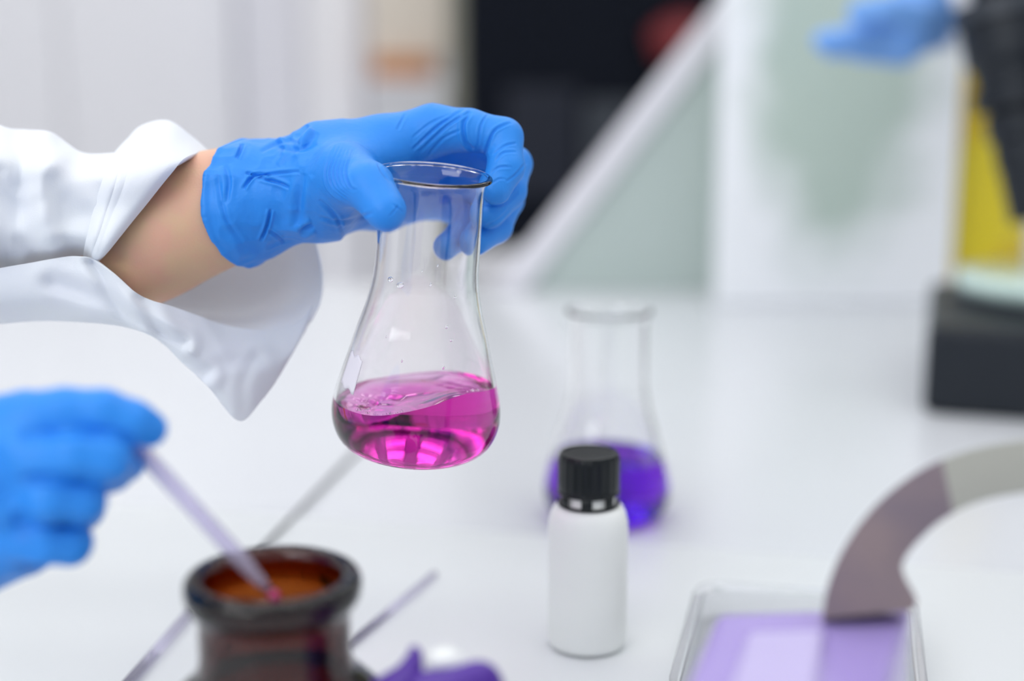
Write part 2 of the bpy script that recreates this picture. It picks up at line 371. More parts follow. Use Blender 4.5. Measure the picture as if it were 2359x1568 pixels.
# ---- yellow vessel
yx, yy = W(2272, 300, 1.79)[0], 1.79
V, F = lathe([(0, 0), (.040, 0), (.054, .005), (.060, .018), (.0605, .04), (.058, .11), (.052, .20), (.045, .27), (.040, .31), (.036, .36), (.036, .42), (.040, .425), (.040, .43), (0, .43)], 64, X=at(yx, yy, TZ+.0005))
tag(put('yellow_bottle', V, F, 'yellow', origin=(yx, yy, TZ)), 'tall tapering bottle full of yellow liquid behind the microscope', 'bottle')

# ---- microscope (right edge)
Ym = 1.20; bl = T(2124, 954)
zl = TZ+.0005; zt = TZ+.0765
t = thing('microscope', 'black microscope with a round mint glass stage at right edge', 'microscope', (bl[0]+.11, bl[1]+.12, zl))
mf = np.array([.955, -.295]); mb = np.array([.285, .955])
c4 = [bl[:2], bl[:2]+mf*.22, bl[:2]+mf*.22+mb*.25, bl[:2]+mb*.25]
V = [(q[0], q[1], z) for z in (zl, zt) for q in c4]; F = [(3, 2, 1, 0), (4, 5, 6, 7), (0, 1, 5, 4), (1, 2, 6, 5), (2, 3, 7, 6), (3, 0, 4, 7)]
bevel(put('base', V, F, 'blackm', t, smooth=False), .009, 4)
cx, cy = P(2412, 690, 1.33)[0], 1.305
V, F = lathe([(.0, .026), (.078, .026), (.083, .024), (.085, .018), (.084, .008), (0, .008)], 96, X=at(cx, cy, zt)); put('stage_plate', V, F, 'mint', t)
V, F = lathe([(0, .0002), (.082, .0002), (.087, .002), (.087, .0078), (.080, .0079), (0, .0079)], 96, X=at(cx, cy, zt)); put('stage_ring', V, F, 'darkgrey', t)
V, F = tube([P(2192, 735, 1.27), P(2170, 722, 1.27)], [.006, .006], 16, 0); put('stage_screw', V, F, 'steel', t)
# optical tube, stepped, tilted
dt = 1.30; o0, o1 = P(2395, 505, dt), P(2292, -130, dt); ax = (o1-o0); L = np.linalg.norm(ax); X = frameto(o0, ax)
s = dt/FPX
V, F = lathe([(0, 0), (.024, 0), (.026, .003), (.0285, .05), (.0300, .051), (.0300, .075), (.0335, .077), (.0335, .098), (.031, .100), (.031, .104), (.041, .106), (.041, .122), (.036, .125), (.036, .129), (.0365, .140), (.043, .150), (.043, .185), (.0, .186)], 80, X=X)
autosmooth(put('objective_barrel', V, F, 'blackm', t), 30)
V, F = lathe([(0, .2), (.026, .2), (.028, .204), (.030, L+.03), (0, L+.03)], 64, X=X); autosmooth(put('eyepiece_tube', V, F, 'black', t), 30)
V, F = lathe([(0, .185), (.047, .185), (.047, .2), (0, .2)], 64, X=X); autosmooth(put('barrel_ring', V, F, 'darkgrey', t), 30)
hx = P(2460, 300, 1.30)
V, F = box(hx[0]+.06, hx[0]+.12, bl[1]+.14, bl[1]+.25, zt-.004, 1.40); bevel(put('stand_column', V, F, 'blackm', t, smooth=False), .008)
q = P(2440, 180, 1.31)
V, F = box(q[0]-.03, hx[0]+.12, bl[1]+.07, bl[1]+.24, q[2]-.03, q[2]+.04); bevel(put('focus_head', V, F, 'blackm', t, smooth=False), .01)

# ================================================================== FLASKS
H = .136
OUT = [(0, .0012), (.020, .0006), (.027, 0), (.0318, .0016), (.0355, .0052), (.0378, .010), (.0390, .0155), (.0390, .021), (.0380, .027), (.0362, .0345), (.0340, .043), (.0317, .052), (.0293, .061), (.0267, .070), (.0250, .078), (.0239, .085), (.0235, .092), (.0234, .103), (.0233, .115), (.0233, .124), (.0235, .128), (.0240, .1310), (.0249, .1330), (.0254, .1338)]
OUTS = smooth_pts(OUT, 120); OUTS[:, 0] = np.maximum(OUTS[:, 0], 0); OUTS[0, 0] = 0
def offset(p, t):
    d = np.gradient(p, axis=0); n = np.stack([-d[:, 1], d[:, 0]], 1); n /= np.linalg.norm(n, axis=1)[:, None]; q = p+n*t; q[:, 0] = np.maximum(q[:, 0], 0); q[0, 0] = 0; return q
INN = offset(OUTS, .0015)
def bead():
    c = np.array([.0250, .1344]); return [(c[0]+.0014*math.cos(a), c[1]+.0013*math.sin(a)) for a in np.linspace(-.5, math.pi*.9, 12)]
def flask(X, surf, parent, liq, nh=60, n=160, rings=26):
    """glass shell whose inner skin ends at the liquid's edge, and the liquid that fills it (surf = height of its surface)"""
    p = INN; hh, rr = p[:, 1], p[:, 0]; idx = np.arange(len(p)); azs = np.arange(n)*2*math.pi/n; tops = []
    tw = lambda A: np.asarray(A) @ X[:3, :3].T + X[:3, 3]
    for a in azs:
        Q = tw(np.stack([rr*math.cos(a), rr*math.sin(a), hh], 1)); g = Q[:, 2]-surf(Q[:, 0], Q[:, 1])
        k = np.argmax((g > 0) & (idx > 8)); tops.append(k-1+g[k-1]/(g[k-1]-g[k]))
    # glass
    pr = [tuple(q) for q in OUTS[:-1]] + bead(); V, F = lathe(pr, n); V = [tuple(q) for q in V]; last = list(range(len(V)-n, len(V))); m2 = 50
    cols = []
    for k, a in enumerate(azs):
        tt = np.linspace(len(p)-1, tops[k], m2); r = np.interp(tt, idx, rr); h = np.interp(tt, idx, hh); c = []
        for q in range(m2): c.append(len(V)); V.append((r[q]*math.cos(a), r[q]*math.sin(a), h[q]))
        cols.append(c)
    for k in range(n):
        A, B = cols[k], cols[(k+1) % n]; F.append((last[k], last[(k+1) % n], B[0], A[0]))
        for q in range(m2-1): F.append((A[q], B[q], B[q+1], A[q+1]))
    put('flask_body', tw(V), F, 'glass', parent)
    # liquid: side and bottom meet the glass, top meets the air
    V = [(0, 0, hh[0])]; F = []; side = []
    for k, a in enumerate(azs):
        tt = np.linspace(0, tops[k], nh); r = np.interp(tt, idx, rr); h = np.interp(tt, idx, hh); c = []
        for q in range(1, nh): c.append(len(V)); V.append((r[q]*math.cos(a), r[q]*math.sin(a), h[q]))
        side.append(c)
    V = [tuple(q) for q in tw(V)]
    for k in range(n):
        A, B = side[k], side[(k+1) % n]; F.append((0, B[0], A[0]))
        for q in range(nh-2): F.append((A[q], B[q], B[q+1], A[q+1]))
    nside = len(F); rim = np.array([V[side[k][-1]] for k in range(n)]); c = rim.mean(0)
    prev = list(range(len(V), len(V)+n)); V += [tuple(q) for q in rim]
    for j in range(1, rings):
        xy = c[:2]+(rim[:, :2]-c[:2])*(1-j/rings); cur = list(range(len(V), len(V)+n)); z = surf(xy[:, 0], xy[:, 1])
        V += [(xy[k, 0], xy[k, 1], z[k]) for k in range(n)]
        for k in range(n): F.append((prev[k], prev[(k+1) % n], cur[(k+1) % n], cur[k]))
        prev = cur
    V.append((c[0], c[1], float(surf(c[0], c[1]))))
    for k in range(n): F.append((prev[k], prev[(k+1) % n], len(V)-1))
    o = put(liq[0], V, F, liq[1], parent); at_ = o.data.attributes.new('ior', 'FLOAT', 'FACE')
    vals = np.full(len(F), 1.33); vals[:nside] = 1.33/1.47; at_.data.foreach_set('value', vals); return o
# held flask
def camdir(v): return np.asarray(v) @ RC.T
axis = camdir([.088, .950, .299]); axis /= np.linalg.norm(axis)
base = P(953, 1027, .677)
XF = frameto(base, axis)
XF[:3, :3] = XF[:3, :3] @ np.diag([1.017, 1.017, .972])
t = thing('erlenmeyer_flask', 'clear conical glass flask of magenta liquid held by a blue glove', 'flask', base)
lc = P(953, 900, .668)
def surf_pink(x, y):
    u, v = (x-lc[0])/.036, (y-lc[1])/.036
    return lc[2] + .0024*u + .0042*np.exp(-((u-.62)**2+(v+.65)**2)/.13) - .0028*np.exp(-((u+.35)**2+(v+.55)**2)/.3) + .0012*np.exp(-((u+.1)**2+(v-.3)**2)/.12) + .0006*np.sin(5*u+3*v)*np.cos(4*v-u) + .0005*np.exp(-((u+.55)**2+(v+.25)**2)/.10)*np.sin(17*u+9*v)*np.cos(14*v-5*u)*1.6 + .0003*np.exp(-((u-.6)**2+(v-.1)**2)/.10)*np.sin(21*u)*np.cos(19*v)
flask(XF, surf_pink, t, ('magenta_liquid', 'pink'), rings=44)
# white marking patch on the left side of the wall
def onflask(X, az, h, off=.0003):
    r = np.interp(h, OUTS[8:, 1], OUTS[8:, 0])+off; return np.array([r*math.cos(az), r*math.sin(az), h]) @ X[:3, :3].T + X[:3, 3]
az0 = math.radians(214)
G = np.array([[onflask(XF, math.radians(a), h+.003*math.sin(i*1.3)*.3) for h in np.linspace(.034, .050, 10)] for i, a in enumerate(np.linspace(200, 222, 10))])
solid(put('marking_patch', *grid(G), 'patch', t), .0002)
# droplets clinging to the wall
dr = random.Random(9)
for az_, h_, r_, e_ in [(232, .0885, .0013, 2.4), (245, .087, .0014, 2.6), (278, .089, .0009, 1.2), (284, .098, .0007, 1), (268, .095, .0006, 1), (296, .070, .0010, 1.5), (300, .064, .0008, 2), (258, .054, .0008, 1), (240, .063, .0006, 1), (292, .052, .0009, 1.6), (306, .083, .0008, 1.8)]:
    a_ = math.radians(az_); c_ = onflask(XF, a_, h_, 0); u_ = onflask(XF, a_+.05, h_, 0)-c_; u_ /= np.linalg.norm(u_); n_ = onflask(XF, a_, h_, .005)-c_; n_ /= np.linalg.norm(n_); w_ = np.cross(n_, u_)
    V, F = lathe([(math.sin(q)*r_, math.cos(q)*r_*.45) for q in np.linspace(0, math.pi/2, 7)], 20); V[0] = (0, 0, r_*.45); sk = .5*e_*r_
    V = c_+(V[:, :1]*e_*.5+0)*u_+V[:, 1:2]*w_+(V[:, :1]*.25)*w_+V[:, 2:]*n_
    put('droplet', V, F, 'glass', t)
# bubbles on the liquid edge
br = random.Random(3); parts = []
for k in range(26):
    a = math.radians(br.choice([255+br.uniform(-14, 14), 318+br.uniform(-10, 22), 225+br.uniform(-10, 10)])); R0 = .0345*br.uniform(.9, .985)
    x, y = lc[0]+R0*math.cos(a), lc[1]+R0*math.sin(a); r = br.uniform(.0004, .0009)
    parts.append(lathe([(0, -r)]+[(r*math.sin(q), -r*math.cos(q)) for q in np.linspace(.3, 2.85, 7)]+[(0, r)], 12, X=at(x, y, float(surf_pink(x, y))+r*.3)))
o = put('bubble', *merge(*parts), 'glass', t); o['kind'] = 'stuff'

# standing flask with violet liquid
pb = T(1397, 1188, .0); X2 = at(pb[0], pb[1], TZ+.0005); X2[:3, :3] = np.diag([1.07, 1.07, 1.035])
t = thing('erlenmeyer_flask', 'clear conical flask of violet liquid standing behind the milky bottle', 'flask', (pb[0], pb[1], TZ+.0005))
lz = TZ+.0425
flask(X2, lambda x, y: lz+0*x, t, ('violet_liquid', 'violet'), n=96, rings=8)

# ================================================================== MILKY BOTTLE with black cap
q = T(1352, 1484, .0015); zb = TZ+.0021; bx, by = q[0], q[1]
t = thing('small_bottle', 'milky white plastic bottle with ribbed black cap in front of violet flask', 'bottle', (bx, by, zb))
R = .0206; Hb = .0705
prof = [(0, .0012), (.010, .001), (.0165, 0), (.0192, .0012), (.0201, .0035), (R-.0003, .006), (R-.0003, .0075), (R, .0085), (R, .030), (R, .062), (.0203, .0675), (.0192, .0725), (.0178, .0752), (.0150, .0766), (.0140, .0772), (.0140, .098), (0, .098)]
put('bottle_body', *lathe(prof, 96, X=at(bx, by, zb)), 'hdpe', t)
# cap with ribs
n = 120; V = []; F = []
caph = [(.0142, .0845, 0), (.0157, .0845, 0), (.0159, .0849, .4), (.0160, .089, 1), (.0159, .1005, 1), (.0155, .1028, .6), (.0146, .1042, .1), (.0128, .1044, 0), (.0122, .1038, 0), (0.0001, .1038, 0)]
for r, z, k in caph:
    for i in range(n):
        a = 2*math.pi*i/n; rr = r-k*.00035*(1 if (i // 3) % 2 else 0); V.append((bx+rr*math.cos(a), by+rr*math.sin(a), zb+z))
for j in range(len(caph)-1):
    for i in range(n): F.append((j*n+i, j*n+(i+1) % n, (j+1)*n+(i+1) % n, (j+1)*n+i))
autosmooth(put('cap', V, F, 'black', t), 40)
parts = [lathe([(.0142, .0768), (.0157, .0768), (.0160, .0773), (.0160, .0782), (.0142, .0782)], 96, closed=True, X=at(bx, by, zb)),
         lathe([(.0142, .0833), (.0160, .0833), (.0160, .0848), (.0142, .0848)], 96, closed=True, X=at(bx, by, zb))]
for k in range(8):      # bridges of the tamper ring
    a0 = math.radians(k*45+45*.5+6); a1 = a0+math.radians(20); G = []
    for a in np.linspace(a0, a1, 8): G.append([(bx+r*math.cos(a), by+r*math.sin(a), zb+z) for r, z in ((.0142, .0780), (.01598, .0780), (.01598, .0836), (.0142, .0836))])
    parts.append(grid(np.array(G)))
put('tamper_ring', *merge(*parts), 'black', t)

# ================================================================== AMBER BOTTLE
c = P(628, 1318, .505); bx, by = c[0], c[1]; zb = TZ+.0021; hr = c[2]-zb
t = thing('reagent_bottle', 'brown amber glass reagent bottle with a thick flared open mouth', 'bottle', (bx, by, zb))
o = [(0, 0), (.040, 0), (.046, .002), (.049, .008), (.0495, .03), (.049, .052), (.046, .066), (.040, .077), (.033, .0845), (.0285, .0895), (.0272, .096), (.0272, .103)]
o = [(r, z/.127*hr) for r, z in o]; so = smooth_pts(o, 60); so[0, 0] = 0
rim = [(.0272, hr-.0150), (.0278, hr-.0128), (.0300, hr-.0108), (.0312, hr-.0085), (.0316, hr-.0050), (.0313, hr-.0022), (.0300, hr-.0006), (.0283, hr), (.0262, hr-.0004), (.0246, hr-.0018), (.0238, hr-.005), (.0236, hr-.012)]
inn = [(.0236, z) for z in (.100, .094)] + [(.0242, .0895/.127*hr), (.029, .0815/.127*hr), (.037, .0735/.127*hr), (.043, .063/.127*hr), (.0455, .05/.127*hr), (.0455, .012), (.042, .006), (.03, .004), (0, .004)]
pr = [tuple(q) for q in so] + rim + inn
put('bottle_body', *lathe([(max(r, 0), z) for r, z in pr], 128, X=at(bx, by, zb)), 'amber', t)
put('dark_liquid', *lathe([(0, .0042), (.03, .0042), (.042, .0062), (.0453, .012), (.0453, .045), (0, .045)], 96, X=at(bx, by, zb)), 'darkliq', t)

# ================================================================== PIPETTE held by the right hand
a, b = P(318, 1030, .498), P(622, 1362, .503)
dv = (b-a)/np.linalg.norm(b-a); L = np.linalg.norm(b-a)
X = frameto(a, dv)
V, F = lathe([(.0001, -.005), (.0030, -.005), (.0030, L*.55), (.0030, L*.80), (.0024, L*.90), (.0013, L), (.0009, L), (.0019, L*.90), (.0025, L*.80), (.0025, -.004), (.0001, -.004)], 32, X=X)
t = thing('pipette', 'thin clear plastic pipette dipping into the brown bottle mouth', 'pipette', a)
put('pipette_tube', V, F, 'milky', t)
M['drop'] = mat('crimson_drop', (.42, .0, .13), .1, coat=.5)
V, F = lathe([(0, L-.004), (.0008, L-.003), (.00085, L+.0), (.0020, L+.001), (.0022, L+.0025), (.0012, L+.0045), (0, L+.005)], 24, X=X)
put('dye_drop', V, F, 'drop', t)

# ================================================================== HAND BUILDERS
def chain(p, pts, k=.003):
    """pts: [(px,py,d,r_mm)...] -> sdf"""
    J = [(K(*q[:3]), q[3]*.001) for q in pts]; D = None
    for (a, ra), (b, rb) in zip(J[:-1], J[1:]):
        d = rcone(p, a, b, ra, rb); D = d if D is None else smin(D, d, k)
    return D
def bounds(lists, pad=.03):
    A = np.array([K(*q[:3]) for l in lists for q in l]); return A.min(0)-pad, A.max(0)+pad
# ---------------- the left hand on the flask
thumb = [(735, 445, .668, 19), (795, 402, .642, 13.5), (850, 430, .620, 10.6), (888, 484, .612, 8.9)]
index = [(1000, 300, .676, 12.2), (1080, 300, .670, 9.8), (1160, 316, .668, 8.9), (1166, 385, .662, 8.3), (1142, 436, .659, 7.3)]
middle = [(1035, 335, .705, 11.5), (1120, 352, .703, 9.5), (1184, 378, .695, 8.6), (1172, 440, .680, 8.2), (1128, 492, .672, 7.3)]
ring = [(1030, 400, .718, 11), (1120, 425, .716, 9), (1168, 460, .708, 8.2), (1142, 522, .692, 7.8), (1096, 556, .679, 6.8)]
pinky = [(985, 455, .722, 10), (1060, 480, .722, 8.2), (1092, 505, .714, 7.4), (1062, 545, .694, 7.2), (1030, 567, .683, 6.6)]
palm = [[(745, 365, .672, 17), (880, 335, .676, 14), (1000, 302, .678, 12)], [(745, 400, .685, 19), (900, 375, .697, 15), (1035, 340, .705, 11)],
        [(745, 440, .69, 19), (890, 425, .708, 15), (1030, 400, .718, 11)], [(745, 452, .685, 17), (870, 462, .708, 14), (985, 452, .722, 11)],
        [(800, 395, .665, 14), (890, 345, .672, 11)], [(830, 375, .662, 9), (915, 345, .672, 8)]]
WR = np.array([(1400, 420, .675, 24, 17), (760, 420, .676, 23.6, 18.5), (715, 425, .677, 24.3, 20), (690, 432, .678, 26, 22.5), (640, 447, .679, 28, 25), (590, 460, .68, 30, 26.5), (540, 472, .68, 31.5, 28), (440, 500, .682, 32.5, 30)], float)
def wrist(p, W_=WR, grow=0, tilt=-.16):
    C = np.array([K(*q[:3]) for q in W_]); o = np.argsort(C[:, 0]); C = C[o]; A = W_[o, 3]*.001+grow; B = W_[o, 4]*.001+grow
    x = p[..., 0]; cy = np.interp(x, C[:, 0], C[:, 1]); cz = np.interp(x, C[:, 0], C[:, 2]); a = np.interp(x, C[:, 0], A); b = np.interp(x, C[:, 0], B)
    dy, dz = p[..., 1]-cy, p[..., 2]-cz
    return (np.sqrt((dy/a)**2+(dz/b)**2)-1)*np.minimum(a, b)
e1, e2 = K(560, 312, .68), K(576, 618, .68); e3 = K(470, 455, .653)
nrm = np.cross(e2-e1, e3-e1); nrm /= np.linalg.norm(nrm)
if nrm[0] > 0: nrm = -nrm
def glove_sdf(p):
    D = None
    for l in palm:
        d = chain(p, l, .006); D = d if D is None else smin(D, d, .010)
    wr = np.maximum(wrist(p), p[..., 0]-K(770, 420, .676)[0])
    D = smin(D, wr, .012)
    D = smin(D, chain(p, thumb[:2]), .024); D = smin(D, chain(p, thumb[1:], .004), .0065)
    fg = None
    for l in (index, middle, ring, pinky):
        d = chain(p, l, .004); fg = d if fg is None else smin(fg, d, .0012)
    D = smin(D, fg, .005)
    cut = (p-e1)@nrm - .0022*np.sin(p[..., 1]*190+1)*0
    D = -smin(-D, -cut, .0015)
    return D
lo, hi = bounds(palm+[index, middle, ring, pinky, thumb], .022); lo[0] = K(455, 400, .68)[0]; lo[1] = K(600, 640, .68)[1]; hi[1] = max(hi[1], K(700, 280, .65)[1])
lo[2] -= .012; hi[2] += .012
V, F = nets(glove_sdf, lo, hi, .0005); V = relax(V, F, 4)
def crease(V, F, pts, wpx, dmm, face=.05, ridge=.5, taper=True):
    Q = proj(V); N = vnorm(V, F); d, tt = segdist(Q, pts)
    g = np.exp(-(d/wpx)**2)-ridge*np.exp(-((d-2.0*wpx)/(wpx*1.1))**2)
    a = np.sin(np.clip(tt, .0, 1)*math.pi)**.5 if taper else 1
    view = -V/np.linalg.norm(V, axis=1)[:, None]; m = np.clip(((N*view).sum(1)-face)/.25, 0, 1)
    return V-N*(g*a*m*dmm*.001)[:, None]
# cuff: bunched, crumpled film
N = vnorm(V, F); Q = proj(V)
mk = np.clip((745-Q[:, 0])/50, 0, 1); rid = lambda s, o, st=(1, 1, 1): 1-2*np.abs(vn((V+o)*np.array(st), s))
disp = mk*(.0015*rid(36, 1, (1, .8, 1))+.0009*rid(75, 3.3, (.7, 1.1, 1))+.0004*rid(160, 2)+.0017*vn(V+5, 34)) 
back = np.clip((-(V[:, 2])-.69)/.01, 0, 1)
edge = np.exp(-(((V-e1)@nrm)/.0016)**2)*(Q[:, 0] < 640)
disp = disp - .0012*mk + edge*.0010
disp += (1-mk)*.00022*rid(70, 8)*(Q[:, 0] < 1000)
V = V+N*disp[:, None]
big = [([(720, 296), (708, 312), (690, 330)], 7, -2.2), ([(640, 312), (660, 345), (640, 380)], 8, -1.2),
       ([(560, 330), (552, 350), (545, 365)], 3.5, 1.3), ([(560, 435), (585, 405), (620, 402)], 3.2, 1.6), ([(585, 402), (565, 398)], 3, 1.0), ([(590, 408), (640, 420), (668, 432)], 3.2, 1.5),
       ([(595, 410), (630, 400), (690, 395)], 3, 1.0), ([(600, 555), (615, 520), (624, 482)], 3.2, 1.7), ([(618, 530), (640, 545), (655, 560)], 3, .9), ([(700, 400), (690, 450), (688, 520)], 9, 1.4),
       ([(520, 380), (528, 420), (520, 470)], 5, .9), ([(500, 400), (520, 500), (560, 560)], 5, .7), ([(690, 540), (705, 528), (722, 520)], 7, 1.7),
       ([(735, 500), (790, 510), (860, 490)], 4, .7), ([(735, 460), (775, 500), (790, 535)], 4, .8), ([(640, 340), (690, 345), (730, 330)], 5, .8), ([(600, 350), (640, 330), (672, 322)], 4, .8)]
for pts, wp, dm in big: V = crease(V, F, pts, wp, dm)
# thumb-joint wrinkle fan
for k in range(6):
    f = k/5; V = crease(V, F, [(776+f*38, 334+f*10), (752+f*44, 390+f*2), (762+f*44, 436-f*6), (806+f*16, 470-f*32)], 2.7, .75, ridge=.55)
# index: bent-joint and back-of-web folds
for pts, wp, dm in [([(1085, 258), (1068, 285), (1072, 325), (1090, 345)], 4, 1.3), ([(1125, 262), (1108, 290), (1102, 335)], 2.6, .6), ([(1178, 282), (1140, 300), (1122, 340), (1120, 360)], 2.8, .9),
                    ([(1190, 330), (1165, 335), (1135, 355)], 2.4, .5), ([(1190, 350), (1160, 352), (1140, 372)], 2.4, .5), ([(1180, 385), (1150, 385), (1130, 400)], 2.4, .5), ([(1170, 415), (1150, 412), (1130, 425)], 2.2, .4),
                    ([(1070, 252), (1010, 290), (950, 345)], 3, .8), ([(1085, 256), (1030, 290), (965, 352)], 3, .6), ([(1060, 300), (1020, 320), (985, 360)], 3, .5), ([(1040, 262), (990, 285), (950, 318)], 2.6, .4), ([(935, 262), (925, 280), (915, 300)], 3, .5),
                    ([(1210, 375), (1190, 400), (1165, 420)], 2.5, .5), ([(1115, 470), (1160, 470), (1195, 440)], 3, .5), ([(1118, 522), (1150, 505), (1175, 480)], 3, .5),
                    ([(905, 470), (918, 480), (928, 490)], 2.5, .5), ([(895, 500), (908, 486), (920, 470)], 2, .4), ([(870, 372), (880, 395), (900, 420)], 3, .5)]:
    V = crease(V, F, pts, wp, dm)
PW = P(300, 560, .69)
person = thing('person', 'person at left in white lab coat and bright blue gloves, holding flask and pipette', 'person', P(-500, 1000, .68))
g = put('blue_glove', toW(V), F, 'glove', person)

# forearm of that hand, running up into the sleeve (drawn as one skin surface with the hidden hand root)
def arm_sdf(p):
    a = np.array([(700, 430, .678, 20, 17), (600, 458, .68, 26.5, 22), (540, 473, .68, 29, 25), (470, 497, .681, 31, 27), (400, 525, .683, 33, 29), (330, 552, .686, 35, 31), (240, 572, .692, 33, 29), (100, 540, .70, 20, 18), (-100, 520, .70, 16, 14)], float)
    d = wrist(p, a); return np.maximum(d, np.maximum(K(-90, 500, .69)[0]-p[..., 0], p[..., 0]-K(690, 430, .678)[0]))
lo = np.array([K(-110, 0, .70)[0], K(0, 860, .70)[1], -.745]); hi = np.array([K(720, 0, .68)[0], K(0, 300, .68)[1], -.63])
V, F = nets(arm_sdf, lo, hi, .002); V = relax(V, F, 2); N = vnorm(V, F)
V = V+N*(.0007*vn(V, 45))[:, None]
put('forearm', toW(V), F, 'skin', person)

# ---------------- the right hand (lower left), back of the hand towards us
S = .5
thumb2 = [(-150, 1200, .515, 15), (40, 1130, .535, 12), (190, 1085, .528, 9.5), (285, 1062, .512, 8)]
index2 = [(60, 966, .492, 10), (150, 945, .487, 8.0), (240, 944, .487, 7.6), (305, 970, .490, 7.6), (343, 988, .494, 6.9)]
middle2 = [(60, 1055, .486, 9.6), (170, 1048, .480, 7.9), (245, 1054, .484, 8.3), (256, 1080, .505, 7.8), (190, 1085, .515, 7.5)]
ring2 = [(30, 1144, .490, 9.4), (120, 1150, .483, 7.6), (190, 1154, .488, 7.7), (190, 1170, .51, 7.6), (140, 1165, .52, 7)]
pinky2 = [(0, 1230, .497, 9.2), (90, 1245, .492, 7.4), (162, 1252, .496, 7.4), (160, 1255, .515, 7), (110, 1240, .525, 6.5)]
palm2 = [[(-330, 1170, .50, 20), (-120, 1050, .502, 19), (60, 980, .496, 13)], [(-330, 1200, .50, 20), (-120, 1120, .500, 20), (60, 1060, .490, 13)],
         [(-330, 1240, .50, 20), (-120, 1190, .505, 20), (30, 1140, .495, 13)], [(-330, 1300, .50, 19), (-120, 1275, .508, 18), (0, 1235, .503, 15)], [(-120, 1290, .52, 17), (60, 1262, .515, 10)], [(-900, 1420, .53, 27), (-330, 1225, .505, 24)]]
def glove2(p):
    D = None
    for l in palm2: d = chain(p, l, .006); D = d if D is None else smin(D, d, .012)
    D = smin(D, chain(p, thumb2), .006); fg = None
    for l in (index2, middle2, ring2, pinky2): d = chain(p, l, .004); fg = d if fg is None else smin(fg, d, .0012)
    D = smin(D, fg, .003)
    return -smin(-D, -(K(-560, 0, .5)[0]-p[..., 0]), .002)
lo, hi = bounds([q for q in palm2[:4]]+[index2, middle2, ring2, pinky2, thumb2], .03); lo[0] = K(-590, 0, .51)[0]; lo[1] -= .02
V, F = nets(glove2, lo, hi, .0014); V = relax(V, F, 3); N = vnorm(V, F); Q = proj(V)
V = V+N*(.0006*vn(V, 60)+.0012*np.clip((-60-Q[:, 0])/100, 0, 1)*(1-2*np.abs(vn(V, 70))))[:, None]
for pts, wp, dm in [([(60, 1005), (170, 1000), (260, 998), (300, 1015)], 10, 1.0), ([(60, 1100), (190, 1102), (270, 1112)], 10, 1.0), ([(40, 1196), (130, 1202), (210, 1208)], 10, 1.0), ([(-20, 1060), (30, 1160), (70, 1260)], 24, 1.5)]:
    V = crease(V, F, pts, wp*1.1, dm*1.15, taper=False)
put('blue_glove', toW(V), F, 'glove', person)

# ---------------- lab coat sleeve
def rowpts(r, d): return [(x, y, (d if np.isscalar(d) else d[i])) for i, (x, y) in enumerate(r)]
def patch(rows, nu, nv, bump=0, bs=30, seed=0):
    """rows: list of polylines of (px,py,d); resampled and joined into one cloth sheet"""
    A = np.array([smooth_pts([K(*q) for q in r], nv) for r in rows]); B = np.array([smooth_pts(A[:, j], nu) for j in range(nv)]).transpose(1, 0, 2)
    du = np.gradient(B, axis=0); dv_ = np.gradient(B, axis=1); n = np.cross(du, dv_); n /= np.maximum(np.linalg.norm(n, axis=-1, keepdims=True), 1e-9)
    if bump:
        f = (1-2*np.abs(vn(B+seed, bs)))*.6+vn(B+seed+3, bs*.6)
        B = B+n*(bump*f)[..., None]
    return B
# upper sleeve: rings around the arm. each ring: near side (top->bottom through near) and far side back up
def ringpts(top, bot, near, dn, df, d0=.69):
    """closed loop: top, near points (towards camera), bottom, far points"""
    tx, ty = top; bx_, by_ = bot; L_ = []
    pts = [(tx, ty, d0)]
    for i, (x, y) in enumerate(near): pts.append((x, y, dn))
    pts.append((bx_, by_, d0-.005 if True else d0))
    mx_, my_ = (tx+bx_)/2, (ty+by_)/2
    for f in (.25, .5, .75): pts.append((bx_+(tx-bx_)*f, by_+(ty-by_)*f, df))
    pts.append((tx, ty, d0)); return pts
rings_ = [ringpts((-420, 150), (-420, 760), [(-430, 320), (-430, 480), (-430, 620)], .645, .76),
          ringpts((-150, 215), (-150, 690), [(-150, 330), (-150, 460), (-150, 590)], .645, .755),
          ringpts((0, 288), (0, 640), [(5, 370), (0, 460), (0, 560)], .648, .745),
          ringpts((60, 298), (45, 624), [(60, 370), (50, 460), (48, 550)], .652, .74),
          ringpts((120, 305), (95, 618), [(115, 370), (95, 460), (95, 555)], .645, .74),
          ringpts((190, 350), (150, 612), [(175, 400), (150, 470), (150, 550)], .650, .735),
          ringpts((270, 350), (190, 606), [(245, 400), (220, 480), (200, 560)], .651, .73)]
cuff_ = [rings_[-1],
         ringpts((297, 322), (200, 605), [(265, 400), (240, 480), (212, 560)], .647, .735),
         ringpts((330, 292), (206, 604), [(300, 390), (262, 480), (220, 568)], .646, .735),
         ringpts((388, 282), (211, 602), [(350, 380), (290, 480), (228, 576)], .645, .735),
         ringpts((440, 318), (215, 601), [(385, 380), (305, 485), (236, 582)], .646, .735),
         ringpts((478, 350), (218, 600), [(412, 378), (322, 484), (244, 580)], .650, .73)]
B = patch(rings_, 90, 140, .0010, 13, 2)
